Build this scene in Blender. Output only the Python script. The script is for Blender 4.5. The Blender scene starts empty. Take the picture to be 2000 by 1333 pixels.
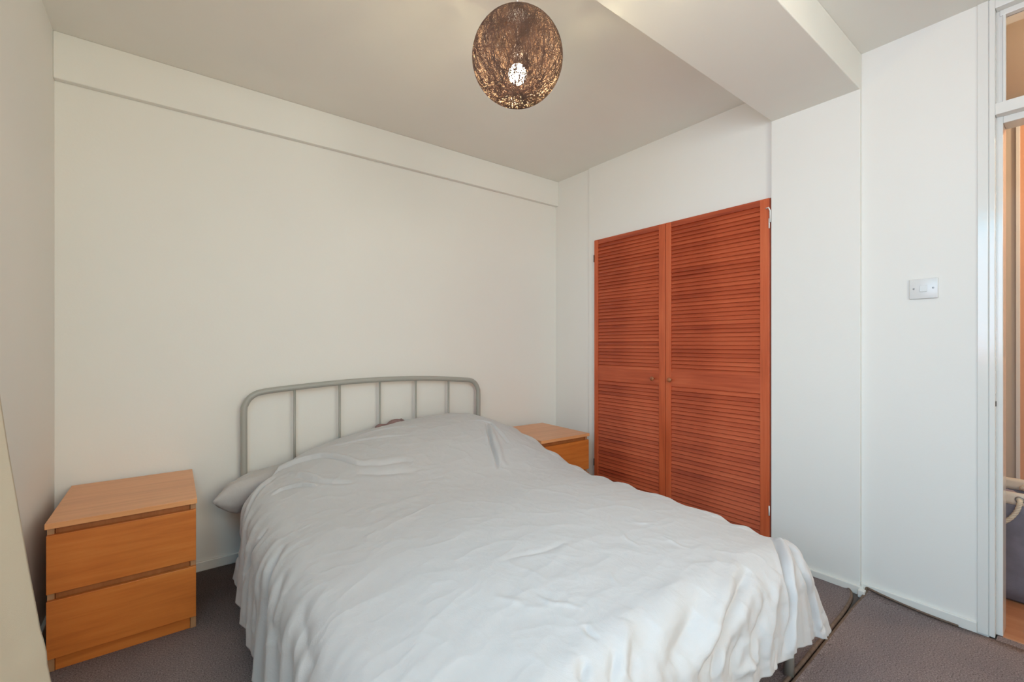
import bpy, bmesh, math, random
import numpy as np
from mathutils import Vector, Matrix
random.seed(7)
PI = math.pi
C = bpy.context.scene.collection
scene = bpy.context.scene

# ---------------------------------------------------------------- camera
YAW = math.radians(37.37)
cam_d = bpy.data.cameras.new('camera')
cam_d.sensor_width = 36.0
cam_d.lens = 871.3 * 36.0 / 2000.0
cam_d.shift_y = 0.003
cam_d.clip_start = 0.02
cam = bpy.data.objects.new('camera', cam_d); C.objects.link(cam)
cam.location = (0, 0, 1.15)
cam.rotation_euler = (PI / 2, 0, -YAW)
scene.camera = cam

# ---------------------------------------------------------------- world, lights, exposure
scene.view_settings.view_transform = 'Standard'
scene.view_settings.look = 'None'
scene.view_settings.gamma = 1.0
scene.view_settings.use_curve_mapping = False
scene.view_settings.exposure = -0.04
try:
    scene.cycles.max_bounces = 12
    scene.cycles.diffuse_bounces = 9
    scene.cycles.sample_clamp_indirect = 6.0
    scene.cycles.use_denoising = True
except Exception:
    pass
world = bpy.data.worlds.new('sky'); scene.world = world
world.use_nodes = True
wn = world.node_tree
bg = wn.nodes['Background']
bg.inputs['Color'].default_value = (0.60, 0.78, 1.0, 1)
bg.inputs['Strength'].default_value = 0.3

def area(name, loc, rot, sx, sy, power, col):
    l = bpy.data.lights.new(name, 'AREA'); l.shape = 'RECTANGLE'
    l.size = sx; l.size_y = sy; l.energy = power; l.color = col
    o = bpy.data.objects.new(name, l); C.objects.link(o)
    o.location = loc; o.rotation_euler = rot
    return o
# per light: colour times power (W)
LP = {'sky': (11.0, 43.0, 62.0), 'ground': (29.0, 6.0, 0.5), 'rear_fill_down': (55.0, 49.5, 47.5), 'rear_fill_up': (0.5, 6.0, 0.5),
      'bulb': (45.0, 40.0, 24.0), 'hall': (25.0, 18.5, 12.0)}
def lamp_col(k):
    p = max(LP[k]); return p, (tuple(c / p for c in LP[k]) if p > 0 else (1, 1, 1))
# left window: skylight coming down, and light thrown up from the ground outside
p, c = lamp_col('sky'); area('window_skylight', (-0.60, 0.0, 1.64), (0, -math.radians(60), 0), 1.30, 1.85, p, c)
p, c = lamp_col('ground'); area('window_ground_light', (-0.60, 0.0, 1.60), (0, -math.radians(116), 0), 1.30, 1.85, p, c)
# fill lights added behind the camera, one aimed down and one up
p, c = lamp_col('rear_fill_down'); area('rear_fill_light_down', (0.55, -1.50, 1.62), (math.radians(70), 0, 0), 1.35, 1.25, p, c)
p, c = lamp_col('rear_fill_up'); area('rear_fill_light_up', (0.55, -1.50, 1.58), (math.radians(114), 0, 0), 1.35, 1.25, p, c)
def point(name, k, loc, r):
    l = bpy.data.lights.new(name, 'POINT'); l.energy, l.color = lamp_col(k); l.shadow_soft_size = r
    o = bpy.data.objects.new(name, l); C.objects.link(o); o.location = loc
point('pendant_light', 'bulb', (0.9375, 1.197, 2.02), 0.03)      # just under the glowing bulb, inside the woven shade
point('hall_lamp', 'hall', (3.10, -0.50, 2.30), 0.08)

# ---------------------------------------------------------------- helpers
def lin(c):
    return tuple((x / 12.92 if x <= 0.04045 else ((x + 0.055) / 1.055) ** 2.4) for x in c)
def rgb(r, g, b):
    return (*lin((r / 255, g / 255, b / 255)), 1)

def new_mat(name):
    m = bpy.data.materials.new(name); m.use_nodes = True
    nt = m.node_tree
    return m, nt, nt.nodes['Principled BSDF']
def N(nt, t, **kw):
    n = nt.nodes.new(t)
    for k, v in kw.items(): setattr(n, k, v)
    return n
def ramp(nt, fac, stops):
    r = N(nt, 'ShaderNodeValToRGB')
    e = r.color_ramp.elements
    while len(e) < len(stops): e.new(0.5)
    for i, (p, c) in enumerate(stops):
        e[i].position = p; e[i].color = c
    nt.links.new(fac, r.inputs[0])
    return r.outputs[0]

def mat_plain(name, col, rough=0.5, metal=0.0, bump=0.0, bscale=200, spec=0.5, var=0.0, vscale=3):
    m, nt, b = new_mat(name)
    b.inputs['Roughness'].default_value = rough
    b.inputs['Metallic'].default_value = metal
    b.inputs['Specular IOR Level'].default_value = spec
    tc = N(nt, 'ShaderNodeTexCoord')
    nz = N(nt, 'ShaderNodeTexNoise'); nz.inputs['Scale'].default_value = vscale; nz.inputs['Detail'].default_value = 4
    nt.links.new(tc.outputs['Object'], nz.inputs['Vector'])
    c0 = tuple(x * (1 - var) for x in col[:3]) + (1,); c1 = tuple(min(1, x * (1 + var)) for x in col[:3]) + (1,)
    nt.links.new(ramp(nt, nz.outputs[0], [(0.3, c0), (0.7, c1)]), b.inputs['Base Color'])
    if bump:
        n2 = N(nt, 'ShaderNodeTexNoise'); n2.inputs['Scale'].default_value = bscale; n2.inputs['Detail'].default_value = 3
        nt.links.new(tc.outputs['Object'], n2.inputs['Vector'])
        bp = N(nt, 'ShaderNodeBump'); bp.inputs['Strength'].default_value = bump; bp.inputs['Distance'].default_value = 0.002
        nt.links.new(n2.outputs[0], bp.inputs['Height']); nt.links.new(bp.outputs[0], b.inputs['Normal'])
    return m

def mat_wood(name, stops, axis, scale=1.0, rough=0.4, stretch=14.0, patch=0.5, bump=0.06, per_object=0.0):
    """streaky wood; grain runs along axis (0 x, 1 y, 2 z)"""
    m, nt, b = new_mat(name)
    tc = N(nt, 'ShaderNodeTexCoord')
    oi = N(nt, 'ShaderNodeObjectInfo')
    mp = N(nt, 'ShaderNodeMapping')
    s = [stretch * scale] * 3; s[axis] = 1.1 * scale
    mp.inputs['Scale'].default_value = s
    off = N(nt, 'ShaderNodeVectorMath', operation='MULTIPLY_ADD')
    cx = N(nt, 'ShaderNodeCombineXYZ')
    nt.links.new(oi.outputs['Random'], cx.inputs[0]); nt.links.new(oi.outputs['Random'], cx.inputs[1]); nt.links.new(oi.outputs['Random'], cx.inputs[2])
    nt.links.new(cx.outputs[0], off.inputs[0]); off.inputs[1].default_value = (7.3 * per_object, 5.1 * per_object, 9.7 * per_object)
    nt.links.new(tc.outputs['Object'], off.inputs[2])
    nt.links.new(off.outputs[0], mp.inputs[0])
    n1 = N(nt, 'ShaderNodeTexNoise'); n1.inputs['Scale'].default_value = 2.2; n1.inputs['Detail'].default_value = 8; n1.inputs['Roughness'].default_value = 0.62; n1.inputs['Distortion'].default_value = 0.35
    nt.links.new(mp.outputs[0], n1.inputs['Vector'])
    n2 = N(nt, 'ShaderNodeTexNoise'); n2.inputs['Scale'].default_value = 2.6; n2.inputs['Detail'].default_value = 2
    nt.links.new(tc.outputs['Object'], n2.inputs['Vector'])
    mx = N(nt, 'ShaderNodeMix'); mx.data_type = 'FLOAT'; mx.inputs[0].default_value = patch
    nt.links.new(n1.outputs[0], mx.inputs[2]); nt.links.new(n2.outputs[0], mx.inputs[3])
    last = mx.outputs[0]
    if per_object:
        ad = N(nt, 'ShaderNodeMath', operation='MULTIPLY_ADD'); ad.inputs[1].default_value = 0.16
        nt.links.new(oi.outputs['Random'], ad.inputs[0]); 
        sb = N(nt, 'ShaderNodeMath', operation='SUBTRACT'); sb.inputs[1].default_value = 0.08
        nt.links.new(last, sb.inputs[0]); nt.links.new(sb.outputs[0], ad.inputs[2]); last = ad.outputs[0]
    nt.links.new(ramp(nt, last, stops), b.inputs['Base Color'])
    b.inputs['Roughness'].default_value = rough
    bp = N(nt, 'ShaderNodeBump'); bp.inputs['Strength'].default_value = bump; bp.inputs['Distance'].default_value = 0.002
    nt.links.new(n1.outputs[0], bp.inputs['Height']); nt.links.new(bp.outputs[0], b.inputs['Normal'])
    return m

M = {}
M['wall'] = mat_plain('wall_paint', (0.80, 0.785, 0.745, 1), 0.85, bump=0.12, bscale=90, spec=0.2, var=0.012, vscale=1.5)
M['ceiling'] = mat_plain('ceiling_paint', (0.79, 0.77, 0.72, 1), 0.9, bump=0.1, bscale=70, spec=0.15, var=0.012)
M['gloss'] = mat_plain('gloss_paint', (0.76, 0.75, 0.715, 1), 0.13, bump=0.12, bscale=45, spec=0.5, var=0.01)
M['skirting'] = mat_plain('skirting_paint', (0.78, 0.765, 0.72, 1), 0.4, bump=0.05, bscale=60, var=0.02)
M['hall_wall'] = mat_plain('hall_wall_paint', rgb(205, 192, 176), 0.85, bump=0.05, bscale=80, spec=0.2, var=0.02)
M['peach'] = mat_plain('peach_paint', rgb(214, 168, 138), 0.8, spec=0.2, var=0.04)
M['white_plastic'] = mat_plain('white_plastic', (0.70, 0.70, 0.69, 1), 0.25, var=0.0)
M['screw'] = mat_plain('screw_metal', (0.35, 0.35, 0.35, 1), 0.35, metal=0.9)
M['bed_metal'] = mat_plain('bed_powder_coat', rgb(163, 162, 155), 0.38, bump=0.03, bscale=300, var=0.01)
M['mattress'] = mat_plain('mattress_fabric', (0.7, 0.69, 0.67, 1), 0.9, bump=0.3, bscale=400)
M['black'] = mat_plain('black_iron', (0.02, 0.018, 0.016, 1), 0.5)
M['dark_inside'] = mat_plain('dark_cupboard_lining', rgb(70, 30, 16), 0.8)
M['curtain'] = mat_plain('curtain_cloth', rgb(205, 194, 174), 0.9, bump=0.25, bscale=500, spec=0.1, var=0.01)
M['cord'] = mat_plain('white_cord', (0.75, 0.74, 0.72, 1), 0.4)
M['mauve'] = mat_plain('mauve_cloth', rgb(140, 112, 110), 0.9, bump=0.3, bscale=300, var=0.15, vscale=40)
M['rim'] = mat_plain('cream_canvas', rgb(226, 214, 196), 0.9, bump=0.3, bscale=500, var=0.03)
M['basket'] = mat_plain('grey_felt', rgb(122, 120, 130), 0.95, bump=0.4, bscale=260, var=0.12, vscale=18)
M['laundry'] = mat_plain('lilac_grey_cloth', rgb(150, 146, 162), 0.9, bump=0.3, bscale=200, var=0.1, vscale=30)
M['rope'] = mat_plain('cotton_rope', rgb(224, 210, 186), 0.9, bump=0.3, bscale=400, var=0.05, vscale=60)
M['under'] = mat_plain('floor_screed', (0.12, 0.10, 0.09, 1), 0.9)

def mat_wood_pair():
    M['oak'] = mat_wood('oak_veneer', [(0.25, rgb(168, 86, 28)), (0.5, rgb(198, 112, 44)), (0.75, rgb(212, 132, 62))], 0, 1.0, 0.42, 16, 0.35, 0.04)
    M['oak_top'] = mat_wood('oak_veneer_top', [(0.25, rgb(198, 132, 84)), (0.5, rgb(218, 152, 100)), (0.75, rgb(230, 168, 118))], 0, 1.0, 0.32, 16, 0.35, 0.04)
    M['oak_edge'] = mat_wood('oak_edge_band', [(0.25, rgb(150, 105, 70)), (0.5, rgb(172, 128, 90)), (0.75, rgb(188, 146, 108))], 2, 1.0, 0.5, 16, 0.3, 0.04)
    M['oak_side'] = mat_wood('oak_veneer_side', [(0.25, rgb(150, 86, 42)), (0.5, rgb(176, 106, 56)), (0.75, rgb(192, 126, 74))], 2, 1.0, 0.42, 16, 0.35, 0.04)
    red = [(0.28, rgb(138, 48, 25)), (0.45, rgb(172, 74, 42)), (0.6, rgb(190, 88, 53)), (0.78, rgb(204, 104, 66))]
    M['pine_h'] = mat_wood('stained_pine_slat', red, 1, 1.0, 0.42, 22, 0.5, 0.08, per_object=1.0)
    red2 = [(0.25, rgb(160, 66, 34)), (0.5, rgb(198, 92, 52)), (0.78, rgb(214, 114, 72))]
    M['pine_v'] = mat_wood('stained_pine_stile', red2, 2, 1.0, 0.40, 22, 0.4, 0.08, per_object=1.0)
    M['pine_r'] = mat_wood('stained_pine_rail', red, 1, 1.0, 0.40, 22, 0.35, 0.08, per_object=1.0)
    M['knob'] = mat_wood('turned_wood_knob', [(0.3, rgb(140, 76, 44)), (0.7, rgb(176, 110, 70))], 0, 3.0, 0.35, 6, 0.4, 0.05)
    M['hall_floor'] = mat_wood('hall_wood_floor', [(0.25, rgb(150, 98, 66)), (0.5, rgb(176, 122, 86)), (0.75, rgb(196, 144, 106))], 1, 1.0, 0.35, 10, 0.3, 0.05)
mat_wood_pair()

def mat_carpet():
    m, nt, b = new_mat('taupe_carpet')
    tc = N(nt, 'ShaderNodeTexCoord')
    n1 = N(nt, 'ShaderNodeTexNoise'); n1.inputs['Scale'].default_value = 210; n1.inputs['Detail'].default_value = 3; n1.inputs['Roughness'].default_value = 0.75
    n2 = N(nt, 'ShaderNodeTexNoise'); n2.inputs['Scale'].default_value = 5; n2.inputs['Detail'].default_value = 3
    nt.links.new(tc.outputs['Object'], n1.inputs['Vector']); nt.links.new(tc.outputs['Object'], n2.inputs['Vector'])
    c1 = ramp(nt, n1.outputs[0], [(0.30, rgb(78, 69, 68)), (0.48, rgb(134, 122, 122)), (0.62, rgb(152, 140, 140)), (0.76, rgb(204, 194, 192))])
    c2 = ramp(nt, n2.outputs[0], [(0.3, (0.90, 0.90, 0.90, 1)), (0.7, (1.06, 1.03, 1.0, 1))])
    mx = N(nt, 'ShaderNodeMix'); mx.data_type = 'RGBA'; mx.blend_type = 'MULTIPLY'; mx.inputs[0].default_value = 1.0
    nt.links.new(c1, mx.inputs[6]); nt.links.new(c2, mx.inputs[7]); nt.links.new(mx.outputs[2], b.inputs['Base Color'])
    b.inputs['Roughness'].default_value = 1.0; b.inputs['Specular IOR Level'].default_value = 0.05
    bp = N(nt, 'ShaderNodeBump'); bp.inputs['Strength'].default_value = 0.9; bp.inputs['Distance'].default_value = 0.004
    nt.links.new(n1.outputs[0], bp.inputs['Height']); nt.links.new(bp.outputs[0], b.inputs['Normal'])
    return m
M['carpet'] = mat_carpet()
M['carpet_edge'] = mat_plain('carpet_binding', rgb(118, 100, 88), 1.0, bump=0.6, bscale=250, spec=0.05, var=0.15, vscale=60)

def mat_cotton(name, col):
    m, nt, b = new_mat(name)
    tc = N(nt, 'ShaderNodeTexCoord')
    b.inputs['Base Color'].default_value = col
    b.inputs['Roughness'].default_value = 0.9; b.inputs['Specular IOR Level'].default_value = 0.12
    try: b.inputs['Sheen Weight'].default_value = 0.15
    except Exception: pass
    n1 = N(nt, 'ShaderNodeTexNoise'); n1.inputs['Scale'].default_value = 9; n1.inputs['Detail'].default_value = 7; n1.inputs['Roughness'].default_value = 0.6; n1.inputs['Distortion'].default_value = 1.2
    n2 = N(nt, 'ShaderNodeTexNoise'); n2.inputs['Scale'].default_value = 700
    nt.links.new(tc.outputs['Object'], n1.inputs['Vector']); nt.links.new(tc.outputs['Object'], n2.inputs['Vector'])
    b1 = N(nt, 'ShaderNodeBump'); b1.inputs['Strength'].default_value = 0.22; b1.inputs['Distance'].default_value = 0.012
    b2 = N(nt, 'ShaderNodeBump'); b2.inputs['Strength'].default_value = 0.25; b2.inputs['Distance'].default_value = 0.001
    nt.links.new(n1.outputs[0], b1.inputs['Height']); nt.links.new(n2.outputs[0], b2.inputs['Height'])
    nt.links.new(b1.outputs[0], b2.inputs['Normal']); nt.links.new(b2.outputs[0], b.inputs['Normal'])
    return m
M['duvet'] = mat_cotton('duvet_cotton', rgb(193, 192, 193))
M['pillow'] = mat_cotton('pillow_cotton', rgb(188, 184, 182))

def mat_glass(name):
    """thin flat pane: clear with a fresnel reflection"""
    m = bpy.data.materials.new(name); m.use_nodes = True
    nt = m.node_tree; nt.nodes.clear()
    out = N(nt, 'ShaderNodeOutputMaterial'); tr = N(nt, 'ShaderNodeBsdfTransparent'); gl = N(nt, 'ShaderNodeBsdfGlossy')
    tr.inputs[0].default_value = (0.96, 0.97, 0.965, 1); gl.inputs['Roughness'].default_value = 0.02
    fr = N(nt, 'ShaderNodeFresnel'); fr.inputs[0].default_value = 1.45
    mx = N(nt, 'ShaderNodeMixShader')
    nt.links.new(fr.outputs[0], mx.inputs[0]); nt.links.new(tr.outputs[0], mx.inputs[1]); nt.links.new(gl.outputs[0], mx.inputs[2])
    nt.links.new(mx.outputs[0], out.inputs[0])
    return m
M['glass'] = mat_glass('window_glass')

def mat_emit(name, col, s):
    m, nt, b = new_mat(name)
    b.inputs['Base Color'].default_value = (0.9, 0.9, 0.9, 1)
    b.inputs['Emission Color'].default_value = col; b.inputs['Emission Strength'].default_value = s
    return m
M['bulb'] = mat_emit('lit_bulb', (1.0, 0.90, 0.72, 1), 45.0)
M['string'] = mat_plain('brown_string', rgb(86, 62, 48), 0.8, var=0.35, vscale=25)

def tag(o, label=None, cat=None, group=None, kind=None):
    if label: o['label'] = label
    if cat: o['category'] = cat
    if group: o['group'] = group
    if kind: o['kind'] = kind
    return o

def obj(name, bm, mat, parent=None, smooth=False, kind=None, loc=None):
    me = bpy.data.meshes.new(name)
    if isinstance(bm, tuple):
        me.from_pydata(*bm)
    else:
        bm.normal_update(); bm.to_mesh(me); bm.free()
    for mm in (mat if isinstance(mat, (list, tuple)) else [mat]): me.materials.append(mm)
    if smooth:
        for p in me.polygons: p.use_smooth = True
    o = bpy.data.objects.new(name, me); C.objects.link(o)
    if loc: o.location = loc
    if parent is not None: o.parent = parent
    if kind: o['kind'] = kind
    return o
def empty(name, loc=(0, 0, 0), rz=0.0):
    o = bpy.data.objects.new(name, None); C.objects.link(o); o.location = loc; o.rotation_euler = (0, 0, rz)
    o.empty_display_size = 0.05
    return o

def box(bm, x0, x1, y0, y1, z0, z1, bevel=0.0, seg=2):
    vs = [bm.verts.new((x, y, z)) for z in (z0, z1) for y in (y0, y1) for x in (x0, x1)]
    fs = [(0, 2, 3, 1), (4, 5, 7, 6), (0, 1, 5, 4), (2, 6, 7, 3), (0, 4, 6, 2), (1, 3, 7, 5)]
    F = [bm.faces.new([vs[i] for i in f]) for f in fs]
    if bevel > 0:
        es = list({e for f in F for e in f.edges})
        bmesh.ops.bevel(bm, geom=es, offset=bevel, segments=seg, affect='EDGES', profile=0.5)
    return bm
def nbox(*a, **k):
    return box(bmesh.new(), *a, **k)
def tube(bm, pts, r, n=12, caps=True):
    pts = [Vector(p) for p in pts]
    rings = []
    up = None
    for i, p in enumerate(pts):
        a = pts[max(i - 1, 0)]; b_ = pts[min(i + 1, len(pts) - 1)]
        t = (b_ - a).normalized()
        if up is None:
            up = t.orthogonal().normalized()
        up = (up - t * up.dot(t)).normalized()
        s = t.cross(up)
        rr = r[i] if isinstance(r, (list, tuple)) else r
        rings.append([bm.verts.new(p + (up * math.cos(2 * PI * k / n) + s * math.sin(2 * PI * k / n)) * rr) for k in range(n)])
    for i in range(len(rings) - 1):
        for k in range(n):
            bm.faces.new((rings[i][k], rings[i][(k + 1) % n], rings[i + 1][(k + 1) % n], rings[i + 1][k]))
    if caps:
        bm.faces.new(rings[0][::-1]); bm.faces.new(rings[-1])
    return bm
def lathe(bm, prof, n=24, origin=(0, 0, 0), axis='z'):
    rings = []
    ox, oy, oz = origin
    for r, h in prof:
        ring = []
        for k in range(n):
            c_, s_ = math.cos(2 * PI * k / n) * r, math.sin(2 * PI * k / n) * r
            p = {'z': (ox + c_, oy + s_, oz + h), 'x': (ox + h, oy + c_, oz + s_), 'y': (ox + c_, oy + h, oz + s_)}[axis]
            ring.append(bm.verts.new(p))
        rings.append(ring)
    for i in range(len(rings) - 1):
        for k in range(n):
            bm.faces.new((rings[i][k], rings[i][(k + 1) % n], rings[i + 1][(k + 1) % n], rings[i + 1][k]))
    bm.faces.new(rings[0][::-1]); bm.faces.new(rings[-1])
    bmesh.ops.recalc_face_normals(bm, faces=bm.faces[:])
    return bm
def smoothstep(a, b, x):
    t = np.clip((x - a) / (b - a), 0, 1); return t * t * (3 - 2 * t)

# ---------------------------------------------------------------- the room
XL, XR, YB, YF, ZC = -0.405, 2.56, 2.759, -1.30, 2.503
def struct(name, bm, m, parent=None):
    o = obj(name, bm, m, parent)
    if parent is None: o['kind'] = 'structure'
    return o

struct('floor', nbox(XL - 0.15, XR + 0.06, YF - 0.15, YB + 0.15, -0.10, -0.0105), M['under'])
struct('ceiling', nbox(XL - 0.15, XR + 0.12, YF - 0.15, YB + 0.15, ZC, ZC + 0.12), M['ceiling'])
struct('wall_back', nbox(XL - 0.15, XR + 0.2, YB, YB + 0.15, -0.1, ZC), M['wall'])
# left wall with its window opening (Y -0.95..0.95, Z 0.95..2.32)
WY0, WY1, WZ0, WZ1 = -0.95, 0.95, 0.95, 2.32
bm = bmesh.new()
box(bm, XL - 0.15, XL, WY1, YB, -0.1, ZC); box(bm, XL - 0.15, XL, YF, WY0, -0.1, ZC)
box(bm, XL - 0.15, XL, WY0, WY1, -0.1, WZ0); box(bm, XL - 0.15, XL, WY0, WY1, WZ1, ZC)
struct('wall_left', bm, M['wall'])
# wall behind the camera with an added window opening for the fill lights (X -0.15..1.25, Z 0.95..2.25)
bm = bmesh.new()
box(bm, XL - 0.15, -0.15, YF - 0.15, YF, -0.1, ZC); box(bm, 1.25, XR + 0.12, YF - 0.15, YF, -0.1, ZC)
box(bm, -0.15, 1.25, YF - 0.15, YF, -0.1, 0.95); box(bm, -0.15, 1.25, YF - 0.15, YF, 2.25, ZC)
struct('wall_front', bm, M['wall'])
# right wall: wardrobe recess Y 1.058..2.305 up to Z 1.938, doorway Y -0.62..0.288
WD0, WD1, WDZ = 1.058, 2.305, 1.937
DY0, DY1 = -0.66, 0.288
bm = bmesh.new()
box(bm, 2.570, XR + 0.12, 2.375, YB, -0.1, ZC)
box(bm, XR, XR + 0.12, WD1, 2.375, -0.1, ZC)
box(bm, XR, XR + 0.12, WD0, WD1, WDZ, ZC)
box(bm, XR, XR + 0.12, 0.66, WD0, -0.1, ZC)
box(bm, XR, XR + 0.12, 0.2562, 0.66, -0.1, ZC)
box(bm, XR, XR + 0.12, YF, -0.6202, -0.1, ZC)
struct('wall_right', bm, M['wall'])
# pier and beam
struct('trim_1', nbox(2.536, XR, 0.664, 1.050, -0.01, 2.335, bevel=0.003), M['wall'])
struct('trim_2', nbox(XL, XR, 0.664, 1.046, 2.333, ZC, bevel=0.003), M['ceiling'])
# boxing along the top of the back wall
struct('trim_3', nbox(XL, 2.570, 2.724, YB, 2.300, ZC, bevel=0.004), M['wall'])
# skirtings
struct('baseboard_back', nbox(XL, 2.570, YB - 0.014, YB, 0.0, 0.048, bevel=0.003), M['skirting'])
struct('baseboard_left', nbox(XL, XL + 0.014, YF, YB - 0.014, 0.0, 0.05, bevel=0.003), M['skirting'])
bm = bmesh.new()
box(bm, XR - 0.013, XR, DY1, 0.664, -0.01, 0.040, bevel=0.003)
box(bm, 2.522, 2.536, 0.648, 1.045, -0.01, 0.030, bevel=0.003)
box(bm, 2.500, XR - 0.0135, 0.638, 0.664, -0.01, 0.024, bevel=0.003)
box(bm, 2.557, 2.570, 2.375, YB - 0.014, -0.01, 0.05)
struct('baseboard_right', bm, M['skirting'])
struct('baseboard_front', nbox(XL + 0.014, XR, YF, YF + 0.014, 0.0, 0.05, bevel=0.003), M['skirting'])

# windows: frames and panes
def window(name, axis, a0, a1, z0, z1, at):
    def bx(bm, p0, p1, q0, q1, zz0, zz1, bev=0.0):
        if axis == 'y': box(bm, p0, p1, q0, q1, zz0, zz1, bevel=bev)
        else: box(bm, q0, q1, p0, p1, zz0, zz1, bevel=bev)
    bm = bmesh.new(); t = 0.05; d0, d1 = at - 0.03, at + 0.03
    bx(bm, d0, d1, a0, a1, z0, z0 + t); bx(bm, d0, d1, a0, a1, z1 - t, z1)
    bx(bm, d0, d1, a0, a0 + t, z0 + t, z1 - t); bx(bm, d0, d1, a1 - t, a1, z0 + t, z1 - t)
    mid = (a0 + a1) / 2
    bx(bm, d0, d1, mid - 0.025, mid + 0.025, z0 + t, z1 - t)
    o = struct(name, bm, M['gloss'])
    for p0, p1 in ((a0 + t, mid - 0.025), (mid + 0.025, a1 - t)):
        bm = bmesh.new(); bx(bm, at - 0.003, at + 0.003, p0, p1, z0 + t, z1 - t)
        obj('pane', bm, M['glass'], o)
    return o
window('window_1', 'y', WY0, WY1, WZ0, WZ1, XL - 0.09)
window('window_added', 'x', -0.15, 1.25, 0.95, 2.25, YF - 0.09)  # unseen window, added to let the rear fill light in

# doorway: gloss frame with transom light above
d = struct('door_1', nbox(XR - 0.006, XR + 0.0, 0.2575, DY1, 0.0, ZC, bevel=0.002), M['gloss'])
bm = bmesh.new()                                    # jamb with rebate and stop
box(bm, XR - 0.004, 2.60, 0.2395, 0.2560, 0.0, ZC, bevel=0.002)
box(bm, 2.595, 2.685, 0.2215, 0.2560, 0.0, ZC, bevel=0.002)
obj('jamb', bm, M['gloss'], d)
bm = bmesh.new()
box(bm, XR - 0.004, 2.60, -0.62, -0.60, 0.0, ZC); box(bm, 2.595, 2.685, -0.62, -0.582, 0.0, ZC)
obj('jamb', bm, M['gloss'], d)
obj('architrave', nbox(XR - 0.006, XR, DY0, -0.62, 0.0, ZC), M['gloss'], d)
bm = bmesh.new()                                    # transom bar with its stop
box(bm, XR - 0.004, 2.685, -0.60, 0.2395, 2.045, 2.090, bevel=0.002)
box(bm, 2.595, 2.685, -0.582, 0.2215, 2.018, 2.045, bevel=0.002)
obj('transom_bar', bm, M['gloss'], d)
bm = bmesh.new()
box(bm, XR - 0.004, 2.685, -0.60, 0.2395, 2.462, ZC, bevel=0.002)
box(bm, 2.590, 2.685, -0.582, 0.2300, 2.440, 2.462, bevel=0.002)
obj('head', bm, M['gloss'], d)
bm = bmesh.new()                                    # glazing beads
box(bm, 2.590, 2.612, 0.214, 0.2215, 2.090, 2.440); box(bm, 2.590, 2.612, -0.582, 0.214, 2.090, 2.098)
obj('glazing_bead', bm, M['gloss'], d)
obj('pane', nbox(2.615, 2.621, -0.582, 0.2215, 2.090, 2.440), M['glass'], d)
bm = bmesh.new()
box(bm, 2.562, 2.594, 0.2385, 0.2399, 0.955, 1.045, bevel=0.0005)
box(bm, 2.570, 2.586, 0.2380, 0.2386, 0.985, 1.015)
obj('strike_plate', bm, M['white_plastic'], d)
obj('keep_hole', nbox(2.572, 2.584, 0.2382, 0.2399, 0.905, 0.925), M['black'], d)

# hallway
struct('floor_2', nbox(XR + 0.06, 4.6, -1.6, 1.8, -0.06, -0.004), M['hall_floor'])
struct('trim_4', nbox(XR + 0.030, XR + 0.075, -0.582, 0.2215, -0.006, 0.003, bevel=0.001), M['hall_floor'])
struct('ceiling_2', nbox(XR + 0.12, 4.6, -1.6, 1.8, ZC, ZC + 0.1), M['hall_wall'])
bm = bmesh.new()
box(bm, 3.70, 3.80, 0.268, 1.8, 0, ZC); box(bm, 3.70, 3.80, -1.6, -0.60, 0, ZC); box(bm, 3.70, 3.80, -0.60, 0.268, 2.42, ZC)
struct('wall_hall_far', bm, M['hall_wall'])
struct('wall_hall_left', nbox(XR + 0.12, 3.70, 1.7, 1.8, 0, ZC), M['hall_wall'])
struct('wall_hall_right', nbox(XR + 0.12, 3.70, -1.6, -1.5, 0, ZC), M['hall_wall'])
bm = bmesh.new()
box(bm, 3.685, 3.70, 0.252, 0.268, 0, 2.46, bevel=0.002); box(bm, 3.685, 3.70, -0.66, -0.60, 0, 2.46); box(bm, 3.685, 3.70, -0.60, 0.252, 2.42, 2.46)
struct('door_2', bm, M['gloss'])
d3 = bpy.data.objects['door_2']
d2 = obj('door_leaf', nbox(3.745, 3.785, -0.60, 0.268, 0.005, 2.42, bevel=0.003), M['peach'], d3)
bm = bmesh.new(); box(bm, 3.738, 3.745, -0.45, 0.13, 0.15, 0.95, bevel=0.002); obj('panel', bm, M['peach'], d2)
bm = bmesh.new(); box(bm, 3.738, 3.745, -0.45, 0.13, 1.10, 1.90, bevel=0.002); obj('panel', bm, M['peach'], d2)

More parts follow.
